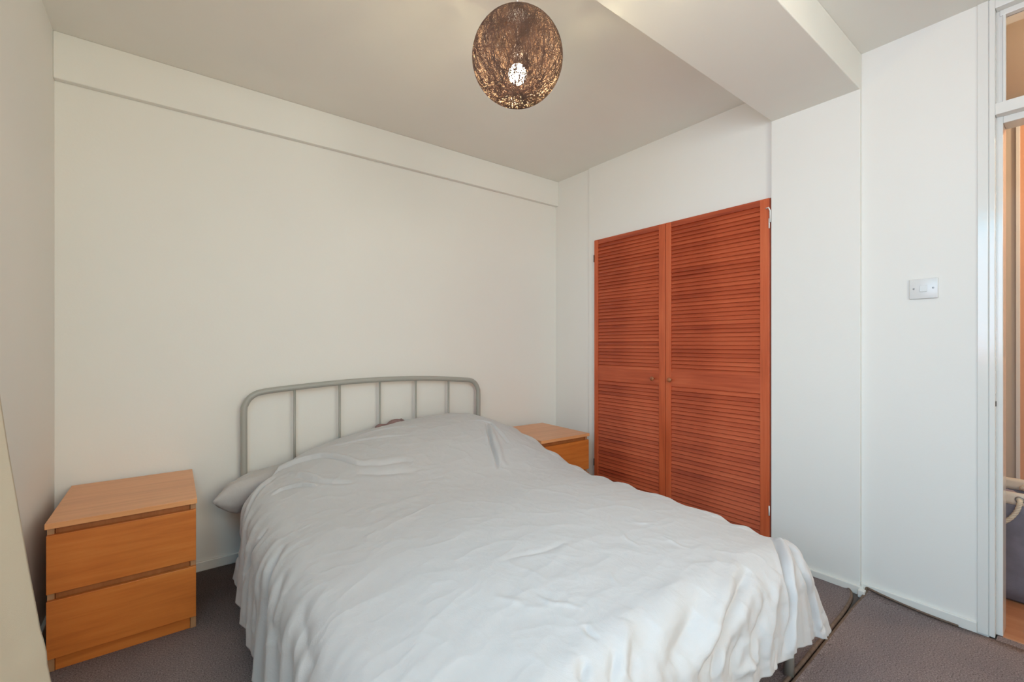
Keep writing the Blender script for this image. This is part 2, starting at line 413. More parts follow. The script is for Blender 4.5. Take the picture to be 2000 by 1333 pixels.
# ---------------------------------------------------------------- carpet in two pieces meeting at a seam
seamA = [(2.545, 0.712), (2.523, 0.692), (2.474, 0.671), (2.39, 0.659), (2.279, 0.651), (2.115, 0.646), (1.80, 0.637), (1.2, 0.628), (0.2, 0.618), (XL, 0.610)]
seamB = [(2.546, 0.640), (2.497, 0.646), (2.43, 0.648), (2.341, 0.648), (2.199, 0.6435), (2.115, 0.641), (1.80, 0.632), (1.2, 0.623), (0.2, 0.613), (XL, 0.605)]
def resample(pl, n):
    P = np.array(pl, float); s = np.r_[0, np.cumsum(np.linalg.norm(np.diff(P, axis=0), axis=1))]
    t = np.linspace(0, s[-1], n)
    return np.stack([np.interp(t, s, P[:, k]) for k in range(P.shape[1])], 1)
def carpet_piece(name, seam, sign, yfar, label, corner=False):
    """strips parallel to the seam: rolled edge bead, then flat pile out to yfar"""
    P = resample(seam, 60)
    xs, ys = P[:, 0], P[:, 1]
    offs = [(0.0, -0.010), (0.0, 0.002), (0.002, 0.005), (0.006, 0.007), (0.011, 0.006), (0.017, 0.002), (0.028, 0.000), (0.08, 0.0), (0.15, 0.0), (0.22, 0.0), (0.30, 0.0)]
    V = []; F = []
    rows = []
    for oy, oz in offs:
        row = []
        for x, y in zip(xs, ys):
            lift = 0.0
            if corner:
                lift = 0.026 * math.exp(-((2.546 - x) / 0.022) ** 2) * max(0.0, 1 - oy / 0.30) ** 2.2
            row.append(len(V)); V.append((x, y + sign * oy, oz + lift))
        rows.append(row)
    for k, yy in enumerate((0.25, 0.6, 1.0)):
        row = []
        for x, y in zip(xs, ys):
            row.append(len(V)); V.append((x, (y + sign * 0.30) * (1 - yy) + yfar * yy, 0.0))
        rows.append(row)
    for a, b_ in zip(rows[:-1], rows[1:]):
        for i in range(len(a) - 1):
            F.append((a[i], a[i + 1], b_[i + 1], b_[i]))
    o = obj(name, (V, [], F), [M['carpet'], M['carpet_edge']], smooth=True)
    nq = len(xs) - 1
    for i, p in enumerate(o.data.polygons):
        if i // nq < 4: p.material_index = 1
    bm2 = bmesh.new(); bm2.from_mesh(o.data); bmesh.ops.recalc_face_normals(bm2, faces=bm2.faces[:]); 
    if sum(f.normal.z for f in bm2.faces) < 0: bmesh.ops.reverse_faces(bm2, faces=bm2.faces[:])
    bm2.to_mesh(o.data); bm2.free()
    sm = o.modifiers.new('thickness', 'SOLIDIFY'); sm.thickness = 0.009; sm.offset = -1
    return tag(o, label, 'carpet')
carpet_piece('carpet', seamA, 1, YB - 0.014, 'taupe speckled carpet piece under the bed and both chests')
cB = carpet_piece('carpet', seamB, -1, YF + 0.014, 'taupe speckled carpet piece at lower right running to the doorway', corner=True)
# the narrow run of carpet up to the doorway, part of the same piece
bm = bmesh.new(); box(bm, 2.546, 2.592, -0.58, 0.236, -0.009, 0.0)
obj('threshold_strip', bm, M['carpet'], cB)
# the edge of the carpet lapping up against the skirting by the pier
bm = bmesh.new()
pts = []
for i in range(16):
    t = i / 15; y = 0.640 - 0.30 * t
    pts.append((2.541, y, 0.004 + 0.026 * (1 - t) ** 2.2))
tube(bm, pts, 0.0045, 8)
tube(bm, [(2.541, 0.640, 0.030), (2.530, 0.641, 0.024), (2.516, 0.642, 0.012), (2.506, 0.643, 0.006), (2.47, 0.643, 0.003)], 0.0045, 8)
obj('rolled_edge', bm, M['carpet_edge'], cB, smooth=True)

# ---------------------------------------------------------------- louvred wardrobe
wr = tag(empty('wardrobe', (2.56, 1.68, 0)), 'reddish brown built-in wardrobe with two louvred doors', 'wardrobe')
def W(bm_or, name, mat, parent, smooth=False):      # geometry given in world space; wardrobe sits at an offset
    bmesh.ops.translate(bm_or, verts=bm_or.verts[:], vec=(-2.56, -1.68, 0))
    return obj(name, bm_or, mat, parent, smooth)
bm = bmesh.new()
box(bm, 2.66, 2.675, WD0 + 0.002, WD1 - 0.002, 0.0, WDZ)
W(bm, 'back_panel', M['dark_inside'], wr)
bm = bmesh.new()
box(bm, 2.562, 2.66, WD0 + 0.0005, WD0 + 0.003, 0.0, WDZ - 0.001); box(bm, 2.562, 2.66, WD1 - 0.003, WD1 - 0.0005, 0.0, WDZ - 0.001)
box(bm, 2.562, 2.66, WD0 + 0.003, WD1 - 0.003, WDZ - 0.004, WDZ - 0.001)
W(bm, 'lining', M['dark_inside'], wr)
XD0, XD1 = 2.538, 2.564           # door leaf thickness
slat_me = {}
def wardrobe_door(y0, y1, st_lo, st_hi, knob_y, hinge_y, label):
    """y0<y1; stiles st_lo wide at y0 (right in the picture) and st_hi at y1"""
    bm = bmesh.new()
    box(bm, XD0, XD1, y0, y0 + st_lo, 0.015, WDZ - 0.005, bevel=0.0015)
    box(bm, XD0, XD1, y1 - st_hi, y1, 0.015, WDZ - 0.005, bevel=0.0015)
    door = W(bm, 'door', M['pine_v'], wr)
    a, b_ = y0 + st_lo, y1 - st_hi
    rails = [(1.898, WDZ - 0.005), (0.880, 0.977), (0.015, 0.115)]
    for z0, z1 in rails:
        bm = bmesh.new(); box(bm, XD0 + 0.0015, XD1 - 0.001, a, b_, z0, z1, bevel=0.001)
        W(bm, 'rail', M['pine_r'], door)
    w = b_ - a
    key = round(w, 4)
    if key not in slat_me:
        bm = bmesh.new(); box(bm, -0.0032, 0.0032, -w / 2, w / 2, -0.0165, 0.0165, bevel=0.0012, seg=1)
        bmesh.ops.rotate(bm, verts=bm.verts[:], cent=(0, 0, 0), matrix=Matrix.Rotation(math.radians(24), 3, 'Y'))
        bm.normal_update()
        me = bpy.data.meshes.new('slat'); bm.to_mesh(me); bm.free(); me.materials.append(M['pine_h']); slat_me[key] = me
    for zb, zt in ((0.977, 1.898), (0.115, 0.880)):
        n = int(round((zt - zb) / 0.0243)); p = (zt - zb) / n
        for i in range(n):
            s = bpy.data.objects.new('slat', slat_me[key]); C.objects.link(s); s.parent = door
            s.location = (XD0 + 0.0105 - 2.56 + random.uniform(-.0006, .0006), (a + b_) / 2 - 1.68, zb + (i + 0.5) * p)
            s.rotation_euler = (random.uniform(-.0012, .0012), random.uniform(-.02, .02), 0)
    bm = bmesh.new()
    lathe(bm, [(0.004, 0.002), (0.0065, 0.0), (0.0055, -0.008), (0.0085, -0.013), (0.0140, -0.018), (0.0155, -0.023), (0.0130, -0.028), (0.006, -0.0305)], 20, (XD0, knob_y, 0.922), 'x')
    W(bm, 'knob', M['knob'], door, True)
    for hz in (1.795, 0.26):
        bm = bmesh.new(); tube(bm, [(XD0 - 0.002, hinge_y, hz - 0.026), (XD0 - 0.002, hinge_y, hz + 0.026)], 0.0035, 8)
        W(bm, 'hinge', M['black'] if y1 > 2 else M['gloss'], door, True)
    return door
wardrobe_door(1.692, 2.300, 0.0475, 0.036, 1.775, 2.3005, '')
wardrobe_door(1.0595, 1.688, 0.0475, 0.038, 1.648, 1.0590, '')
# painted-over hook on the right side of the wardrobe opening
bm = bmesh.new()
tube(bm, [(2.533, 1.053, 1.800), (2.531, 1.052, 1.86), (2.526, 1.058, 1.878), (2.530, 1.072, 1.876)], 0.0035, 8)
tag(obj('hook', bm, M['gloss'], smooth=True), 'small white painted catch beside the top of the right wardrobe door', 'catch')

# ---------------------------------------------------------------- light switch
sw = tag(empty('light_switch', (XR, 0.4475, 1.387)), 'white single rocker light switch on right wall beside the doorway', 'switch')
obj('plate', nbox(-0.0095, 0.0, -0.046, 0.046, -0.043, 0.043, bevel=0.003, seg=3), M['white_plastic'], sw, True)
bm = bmesh.new(); box(bm, -0.0125, -0.0090, -0.0115, 0.0115, -0.0135, 0.0135, bevel=0.001)
bmesh.ops.rotate(bm, verts=bm.verts[:], cent=(-0.01, 0, 0), matrix=Matrix.Rotation(math.radians(4), 3, 'Y'))
obj('rocker', bm, M['white_plastic'], sw)
bm = bmesh.new()
for a_, b2, c_, d_ in ((-0.0135, 0.0135, 0.0150, 0.0160), (-0.0135, 0.0135, -0.0160, -0.0150)):
    box(bm, -0.0098, -0.0092, a_, b2, c_, d_)
box(bm, -0.0098, -0.0092, 0.0135, 0.0145, -0.016, 0.016); box(bm, -0.0098, -0.0092, -0.0145, -0.0135, -0.016, 0.016)
obj('rocker_surround', bm, M['white_plastic'], sw)
for yy in (-0.031, 0.031):
    bm = bmesh.new(); lathe(bm, [(0.0034, 0.0), (0.0034, -0.0102), (0.002, -0.0107)], 12, (0, yy, 0.001), 'x')
    obj('screw', bm, M['screw'], sw, True)

# ---------------------------------------------------------------- bedside chests
def make_chest(w, dep, label, loc, rz):
    h = 0.527
    t = tag(empty('bedside_chest', loc, rz), label, 'chest of drawers', 'oak bedside chests')
    hw = w / 2
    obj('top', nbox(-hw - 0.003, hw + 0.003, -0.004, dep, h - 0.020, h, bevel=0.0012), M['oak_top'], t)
    sd = 0.019
    for s in (-1, 1):
        x0, x1 = (-hw, -hw + sd) if s < 0 else (hw - sd, hw)
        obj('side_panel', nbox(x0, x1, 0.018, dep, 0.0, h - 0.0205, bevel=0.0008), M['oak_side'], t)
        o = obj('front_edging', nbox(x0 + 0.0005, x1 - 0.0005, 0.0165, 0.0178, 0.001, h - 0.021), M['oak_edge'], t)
    obj('back_panel', nbox(-hw + sd, hw - sd, dep - 0.006, dep - 0.001, 0.03, h - 0.0205), M['oak_side'], t)
    obj('plinth', nbox(-hw + sd + 0.001, hw - sd - 0.001, 0.022, 0.036, 0.0, 0.075), M['oak'], t)
    for z0, z1 in ((0.052, 0.254), (0.279, 0.483)):
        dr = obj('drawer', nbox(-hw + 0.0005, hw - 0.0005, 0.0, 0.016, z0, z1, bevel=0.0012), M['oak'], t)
        obj('drawer_rail', nbox(-hw + sd + 0.001, hw - sd - 0.001, 0.030, 0.044, z1 - 0.02, z1 + 0.0235), M['oak_side'], dr)
        obj('drawer_box', nbox(-hw + 0.024, hw - 0.024, 0.0165, dep - 0.03, z0 + 0.02, z1 - 0.045), M['oak_side'], dr)
    return t
make_chest(0.425, 0.528, 'oak veneer two drawer bedside chest in the left corner', (-0.1325, 2.205, 0.0), 0.0)
make_chest(0.430, 0.510, 'oak veneer two drawer bedside chest between bed and wardrobe, partly hidden by the duvet', (2.105, 2.158, 0.0), math.radians(-1.5))

# ---------------------------------------------------------------- bed
bed = tag(empty('bed_frame', (1.025, 0, 0)), 'pale grey tubular metal bed frame with arched headboard', 'bed')
YH = 2.69
hb = [(0.300, 0.0), (0.300, 0.20), (0.300, 0.45), (0.300, 0.66), (0.300, 0.80), (0.306, 0.832), (0.322, 0.862), (0.348, 0.884), (0.378, 0.894),
      (0.44, 0.902), (0.56, 0.911), (0.72, 0.921), (0.88, 0.928), (1.025, 0.930), (1.17, 0.929), (1.33, 0.924), (1.47, 0.915), (1.60, 0.903),
      (1.670, 0.896), (1.702, 0.886), (1.728, 0.864), (1.744, 0.832), (1.750, 0.800), (1.750, 0.66), (1.750, 0.45), (1.750, 0.20), (1.750, 0.0)]
def cr(pts, n):                                   # Catmull-Rom smoothing
    P = [Vector(p) for p in pts]; out = []
    for i in range(len(P) - 1):
        p0 = P[max(i - 1, 0)]; p1 = P[i]; p2 = P[i + 1]; p3 = P[min(i + 2, len(P) - 1)]
        for k in range(n):
            t = k / n
            out.append(0.5 * ((2 * p1) + (p2 - p0) * t + (2 * p0 - 5 * p1 + 4 * p2 - p3) * t * t + (3 * p1 - p0 - 3 * p2 + p3) * t ** 3))
    out.append(P[-1]); return out
bm = bmesh.new(); tube(bm, cr([(x - 1.025, YH, z) for x, z in hb], 4), 0.0160, 16)
obj('headboard_arch', bm, M['bed_metal'], bed, True)
bm = bmesh.new(); tube(bm, [(-0.725, YH, 0.36), (0.725, YH, 0.36)], 0.0125, 12)
obj('lower_rail', bm, M['bed_metal'], bed, True)
zs = {0.542: 0.909, 0.784: 0.924, 1.026: 0.930, 1.266: 0.926, 1.508: 0.912}
for x, zt in zs.items():
    bm = bmesh.new(); tube(bm, [(x - 1.025, YH, 0.36), (x - 1.025, YH, zt - 0.008)], 0.0068, 10)
    obj('spindle', bm, M['bed_metal'], bed, True)
for x in (0.325, 1.725):
    bm = bmesh.new(); box(bm, x - 0.012 - 1.025, x + 0.012 - 1.025, 0.66, YH - 0.01, 0.22, 0.27, bevel=0.003)
    obj('side_rail', bm, M['bed_metal'], bed)
    bm = bmesh.new(); xx = 1.705 if x > 1 else 0.345
    tube(bm, [(xx - 1.025, 0.648, 0.0), (xx - 1.025, 0.648, 0.30)], 0.0165, 16)
    obj('leg', bm, M['bed_metal'], bed, True)
bm = bmesh.new(); tube(bm, [(0.345 - 1.025, 0.648, 0.26), (1.705 - 1.025, 0.648, 0.26)], 0.0125, 12)
obj('foot_rail', bm, M['bed_metal'], bed, True)
for k in range(12):
    y = 0.75 + k * 0.165
    bm = bmesh.new(); box(bm, -0.688, 0.688, y, y + 0.05, 0.245, 0.255)
    obj('bed_slat', bm, M['pine_r'], bed)
mt = nbox(0.345, 1.705, 0.67, 2.66, 0.271, 0.415, bevel=0.03, seg=4)
tag(obj('mattress', mt, M['mattress'], None, True), 'white mattress hidden under the grey duvet', 'mattress')

# value noise on numpy arrays
_rng = np.random.RandomState(3)
_tab = _rng.rand(64, 64)
def vnoise(x, y):
    xi = np.floor(x).astype(int); yi = np.floor(y).astype(int)
    fx = x - xi; fy = y - yi
    fx = fx ** 3 * (fx * (fx * 6 - 15) + 10); fy = fy ** 3 * (fy * (fy * 6 - 15) + 10)
    g = lambda a, b_: _tab[a % 64, b_ % 64]
    return (g(xi, yi) * (1 - fx) + g(xi + 1, yi) * fx) * (1 - fy) + (g(xi, yi + 1) * (1 - fx) + g(xi + 1, yi + 1) * fx) * fy
def fbm(x, y, o=3):
    s = 0; a = 1; t = 0
    for i in range(o):
        s = s + a * (vnoise(x * 2 ** i + 17.3 * i, y * 2 ** i + 5.1 * i) - 0.5); t += a; a *= 0.5
    return s / t

# duvet: a cloth laid on the mattress, draped over its edges
DXL, DXR, DYF = 0.365, 1.735, 0.715
RD = 0.125
def ztop(X, Y):
    u = (X - 1.05) / 0.72
    base = 0.512 - 0.055 * np.clip(np.abs(u), 0, 1.2) ** 3 - 0.030 * (1 - smoothstep(0.6, 1.2, Y))
    hx = [0.20, 0.30, 0.42, 0.50, 0.60, 0.72, 0.95, 1.18, 1.32, 1.45, 1.56, 1.64, 1.72, 1.80, 1.9]
    hz = [0.46, 0.50, 0.545, 0.575, 0.595, 0.615, 0.660, 0.685, 0.695, 0.700, 0.690, 0.665, 0.625, 0.59, 0.55]
    head = np.interp(X, hx, hz)
    base_h = 0.512 - 0.055 * np.clip(np.abs(u), 0, 1.2) ** 3
    w = smoothstep(1.62, 2.46, Y + 0.10 * (X - 1.2))
    w = w * (1 - 0.10 * smoothstep(2.52, 2.66, Y))
    return base + (head - base_h) * w
def duvet_base(n1=540, n2=620):
    DL, DR_, DF = 0.43, 0.37, 0.358
    p = np.linspace(DXL - DL, DXR + DR_, n1)
    t = np.linspace(0, 1, n2)
    P, T = np.meshgrid(p, t, indexing='ij')
    yh = 2.25 + 0.36 * smoothstep(0.10, 0.80, P) + 0.02 * smoothstep(0.8, 1.2, P)
    yh = np.where(P > 1.6, yh - 0.03 * smoothstep(1.6, 2.1, P), yh)
    Q = (DYF - DF) * (1 - T) + yh * T
    dx = np.where(P < DXL, P - DXL, np.where(P > DXR, P - DXR, 0.0))
    dy = np.where(Q < DYF, Q - DYF, 0.0)
    ax, ay = np.abs(dx), np.abs(dy)
    # both overhangs: ring distance with a constant hem
    d = np.maximum(ax / np.where(dx < 0, DL, DR_), ay / DF)
    big = np.where(dx < 0, DL, DR_)
    th = np.arctan2(ay / DF, ax / big + 1e-9)
    blend = np.clip(th / (PI / 2), 0, 1)
    Dl = big * (1 - blend) + DF * blend
    dist = d * Dl
    nx = np.where(d > 0, np.cos(th) * np.sign(dx), 0.0); ny = np.where(d > 0, -np.sin(th), 0.0)
    ang = dist / RD
    o = np.where(ang < PI / 2, RD * np.sin(ang), RD + (0.10 + 0.24 * np.sin(2 * th) * (dx > 0)) * (dist - RD * PI / 2))
    h = np.where(ang < PI / 2, RD * (1 - np.cos(ang)), RD + (dist - RD * PI / 2) * 0.985)
    Xi = np.clip(P, DXL, DXR); Yi = np.maximum(Q, DYF)
    zt = ztop(np.clip(P, DXL - 0.1, DXR + 0.1) * 0.35 + Xi * 0.65, Yi)
    X = Xi + nx * o; Y = Yi + ny * o; Z = zt - h
    # perimeter coordinate for the hanging folds
    per = np.where(dx < 0, -Yi, 0.0) + np.where(dx > 0, Yi, 0.0)
    w = np.where((ay > 0) | (dx == 0), Xi - DXL, 0.0)
    return dict(X=X, Y=Y, Z=Z, P=P, Q=Q, d=dist, th=th, dx=dx, dy=dy, T=T, Dl=Dl)
def grid_normals(X, Y, Z):
    G = np.stack([X, Y, Z], -1)
    gu = np.gradient(G, axis=0); gv = np.gradient(G, axis=1)
    n = np.cross(gu, gv); n /= (np.linalg.norm(n, axis=-1, keepdims=True) + 1e-12)
    return n
#CREASES-BEGIN
# creases of the duvet: kind, height, width, course over the cloth in metres
CREASES = [
    ('step', 0.0195, 0.022, [(0.267,2.294,0.452),(0.303,2.322,0.49),(0.361,2.363,0.517),(0.413,2.392,0.537),(0.466,2.383,0.555),(0.513,2.372,0.57),(0.553,2.363,0.577),(0.592,2.344,0.582),(0.635,2.295,0.584),(0.674,2.227,0.58),(0.705,2.155,0.572),(0.748,2.109,0.569)]),
    ('valley', 0.0075, 0.01, [(0.644,2.498,0.602),(0.722,2.437,0.613),(0.813,2.411,0.63),(0.892,2.357,0.639),(0.966,2.323,0.647),(1.04,2.282,0.648)]),
    ('valley', 0.009, 0.022, [(0.683,2.07,0.553),(0.761,2.006,0.55),(0.835,1.975,0.551),(0.918,1.932,0.549)]),
    ('valley', 0.0105, 0.02, [(0.7,2.15,0.57),(0.792,2.091,0.571),(0.896,2.059,0.578),(0.935,2.02,0.572)]),
    ('step', 0.012, 0.016, [(0.344,2.154,0.494),(0.383,2.17,0.505),(0.422,2.152,0.515),(0.457,2.126,0.522),(0.5,2.063,0.524)]),
    ('valley', 0.009, 0.014, [(0.444,2.273,0.537),(0.483,2.179,0.537),(0.518,2.109,0.534),(0.579,2.043,0.534),(0.648,1.987,0.534)]),
    ('ridge', 0.009, 0.014, [(0.4,2.317,0.526),(0.448,2.304,0.542),(0.492,2.223,0.546),(0.548,2.117,0.541)]),
    ('valley', 0.009, 0.012, [(0.4,2.344,0.529),(0.34,2.301,0.507),(0.296,2.254,0.478),(0.267,2.194,0.443),(0.245,2.15,0.397)]),
    ('valley', 0.0165, 0.009, [(1.514,2.235,0.668),(1.444,2.11,0.634),(1.379,1.977,0.587),(1.327,1.867,0.551),(1.283,1.795,0.532)]),
    ('ridge', 0.0135, 0.016, [(1.522,2.216,0.662),(1.461,2.087,0.626),(1.418,1.981,0.589),(1.353,1.86,0.549),(1.34,1.799,0.534)]),
    ('valley', 0.009, 0.01, [(1.422,2.281,0.681),(1.496,2.277,0.679),(1.535,2.235,0.666),(1.518,2.099,0.627),(1.496,1.996,0.592)]),
    ('valley', 0.006, 0.012, [(1.396,2.44,0.698),(1.483,2.436,0.697),(1.557,2.402,0.69)]),
    ('valley', 0.006, 0.01, [(0.818,2.478,0.634),(0.9,2.493,0.65),(1.005,2.458,0.666),(1.118,2.355,0.67)]),
    ('ridge', 0.012, 0.022, [(0.315,1.786,0.452),(0.279,1.767,0.424),(0.248,1.737,0.376),(0.238,1.742,0.312),(0.231,1.754,0.244),(0.225,1.748,0.184),(0.221,1.7,0.145)]),
    ('valley', 0.012, 0.02, [(0.319,1.729,0.452),(0.285,1.689,0.429),(0.255,1.643,0.392),(0.24,1.608,0.329),(0.234,1.612,0.269)]),
    ('valley', 0.01, 0.014, [(0.292,1.925,0.445),(0.262,1.918,0.411),(0.24,1.937,0.348),(0.233,1.972,0.273),(0.227,1.969,0.217)]),
    ('ridge', 0.008, 0.014, [(0.279,1.965,0.435),(0.251,1.968,0.396),(0.238,2.005,0.332),(0.229,2.073,0.244)]),
    ('valley', 0.01, 0.014, [(0.241,2.186,0.383),(0.234,2.241,0.307),(0.227,2.25,0.243),(0.223,2.196,0.2)]),
    ('valley', 0.009, 0.024, [(0.289,1.567,0.432),(0.267,1.531,0.41),(0.249,1.489,0.38),(0.24,1.469,0.333),(0.238,1.418,0.307)]),
    ('valley', 0.006, 0.024, [(0.292,1.334,0.435),(0.276,1.275,0.419),(0.264,1.21,0.406),(0.259,1.143,0.398),(0.262,1.086,0.4)]),
    ('ridge', 0.006, 0.012, [(0.229,1.574,0.222),(0.231,1.495,0.239),(0.229,1.466,0.226),(0.225,1.479,0.183)]),
    ('ridge', 0.005, 0.01, [(0.238,1.412,0.307),(0.237,1.373,0.303),(0.237,1.338,0.299)]),
    ('step', 0.0184, 0.03, [(1.778,0.777,0.43),(1.778,0.735,0.428),(1.661,0.666,0.441),(1.601,0.631,0.428),(1.557,0.605,0.4),(1.544,0.592,0.363),(1.535,0.587,0.318),(1.509,0.583,0.276),(1.492,0.58,0.244),(1.457,0.574,0.191)]),
    ('valley', 0.0138, 0.01, [(1.714,0.698,0.441),(1.635,0.649,0.436),(1.583,0.62,0.419),(1.544,0.6,0.392),(1.54,0.59,0.348),(1.527,0.586,0.308),(1.505,0.581,0.258),(1.483,0.576,0.211)]),
    ('valley', 0.0149, 0.012, [(1.781,0.709,0.425),(1.735,0.665,0.427),(1.692,0.628,0.41),(1.683,0.602,0.375),(1.705,0.59,0.327),(1.722,0.586,0.272),(1.731,0.58,0.214),(1.727,0.576,0.174)]),
    ('ridge', 0.0115, 0.018, [(1.78,0.701,0.425),(1.79,0.673,0.411),(1.731,0.628,0.403),(1.722,0.6,0.364),(1.748,0.59,0.308)]),
    ('valley', 0.023, 0.02, [(1.409,0.649,0.459),(1.327,0.628,0.447),(1.253,0.613,0.431),(1.187,0.602,0.412),(1.14,0.595,0.395),(1.1,0.591,0.376),(1.07,0.59,0.361),(1.035,0.589,0.346),(1.009,0.587,0.335)]),
    ('ridge', 0.0138, 0.03, [(1.309,0.634,0.452),(1.231,0.618,0.438),(1.157,0.603,0.416),(1.096,0.597,0.402),(1.048,0.592,0.384),(1.005,0.59,0.364)]),
    ('valley', 0.0115, 0.018, [(1.401,0.602,0.406),(1.357,0.59,0.357),(1.318,0.587,0.329),(1.287,0.584,0.303),(1.266,0.582,0.281)]),
    ('ridge', 0.0138, 0.02, [(1.531,0.618,0.422),(1.466,0.599,0.395),(1.431,0.59,0.357),(1.396,0.586,0.318),(1.37,0.583,0.286),(1.353,0.579,0.245)]),
    ('valley', 0.0092, 0.013, [(1.235,0.59,0.357),(1.214,0.587,0.331),(1.183,0.584,0.305),(1.166,0.581,0.275)]),
    ('valley', 0.0115, 0.012, [(1.118,0.591,0.376),(1.1,0.589,0.35),(1.07,0.586,0.316)]),
    ('valley', 0.0115, 0.01, [(1.826,0.584,0.201),(1.777,0.571,0.197),(1.748,0.57,0.169)]),
    ('valley', 0.0103, 0.01, [(1.435,0.581,0.267),(1.427,0.578,0.234),(1.396,0.574,0.195)]),
    ('valley', 0.0092, 0.01, [(1.544,0.578,0.224),(1.54,0.575,0.195),(1.514,0.574,0.186)]),
    ('valley', 0.0103, 0.035, [(1.161,0.655,0.47),(1.092,0.636,0.457),(1.027,0.617,0.438),(0.97,0.605,0.418),(0.931,0.597,0.401)]),
    ('ridge', 0.0115, 0.014, [(1.327,0.585,0.31),(1.3,0.583,0.284),(1.3,0.58,0.258),(1.24,0.581,0.267),(1.187,0.581,0.268)]),
    ('ridge', 0.008, 0.018, [(0.87,0.688,0.481),(0.835,0.657,0.469),(0.813,0.638,0.456),(0.796,0.626,0.446),(0.77,0.614,0.43)]),
    ('valley', 0.007, 0.014, [(0.848,0.65,0.465),(0.826,0.635,0.454),(0.813,0.624,0.443),(0.787,0.612,0.428)]),
    ('ridge', 0.003, 0.008, [(1.0,0.848,0.493),(0.979,0.818,0.491),(0.966,0.787,0.489)]),
    ('ridge', 0.0035, 0.008, [(0.753,0.886,0.492),(0.766,0.842,0.489),(0.8,0.808,0.488),(0.818,0.775,0.486)]),
    ('ridge', 0.0035, 0.008, [(1.331,1.029,0.503),(1.344,0.998,0.5),(1.414,0.972,0.495)]),
    ('ridge', 0.003, 0.008, [(1.235,1.002,0.503),(1.2,0.949,0.5),(1.196,0.888,0.496)]),
    ('valley', 0.004, 0.008, [(0.774,0.737,0.483),(0.766,0.706,0.481),(0.77,0.684,0.478)]),
    ('ridge', 0.003, 0.008, [(1.322,0.9,0.494),(1.318,0.858,0.491),(1.314,0.816,0.488),(1.331,0.793,0.486)]),
    ('valley', 0.009, 0.014, [(0.713,0.668,0.47),(0.692,0.657,0.464),(0.67,0.643,0.454)]),
    ('valley', 0.009, 0.014, [(0.787,0.65,0.464),(0.761,0.632,0.449),(0.735,0.621,0.437)]),
    ('valley', 0.01, 0.035, [(0.931,0.647,0.465),(0.866,0.632,0.452),(0.822,0.621,0.441),(0.787,0.612,0.428)]),
    ('valley', 0.011, 0.035, [(1.092,0.63,0.452),(1.04,0.62,0.441),(0.996,0.61,0.428),(0.931,0.603,0.415),(0.879,0.596,0.396)]),
    ('ridge', 0.003, 0.01, [(0.666,0.953,0.493),(0.687,0.919,0.491),(0.713,0.88,0.49)]),
    ('valley', 0.003, 0.012, [(0.77,1.071,0.505),(0.835,1.06,0.506),(0.918,1.039,0.506),(1.031,1.042,0.507)]),
]
#CREASES-END
def poly_dist(X, Y, Z, poly):
    """signed-side distance field to a 3-D polyline, with parameter along it"""
    best = np.full(X.shape, 1e9); par = np.zeros(X.shape); side = np.zeros(X.shape)
    P = np.array(poly, float)
    L = np.r_[0, np.cumsum(np.linalg.norm(np.diff(P, axis=0), axis=1))]
    for i in range(len(P) - 1):
        a, b_ = P[i], P[i + 1]; v = b_ - a; vv = v @ v
        wx, wy, wz = X - a[0], Y - a[1], Z - a[2]
        t = np.clip((wx * v[0] + wy * v[1] + wz * v[2]) / vv, 0, 1)
        qx, qy, qz = wx - t * v[0], wy - t * v[1], wz - t * v[2]
        dd = np.sqrt(qx * qx + qy * qy + qz * qz)
        m = dd < best
        best = np.where(m, dd, best)
        par = np.where(m, (L[i] + t * math.sqrt(vv)) / L[-1], par)
        side = np.where(m, np.sign(v[0] * (wy - t * v[1]) - v[1] * (wx - t * v[0]) + 1e-12), side)
    return best, par, side
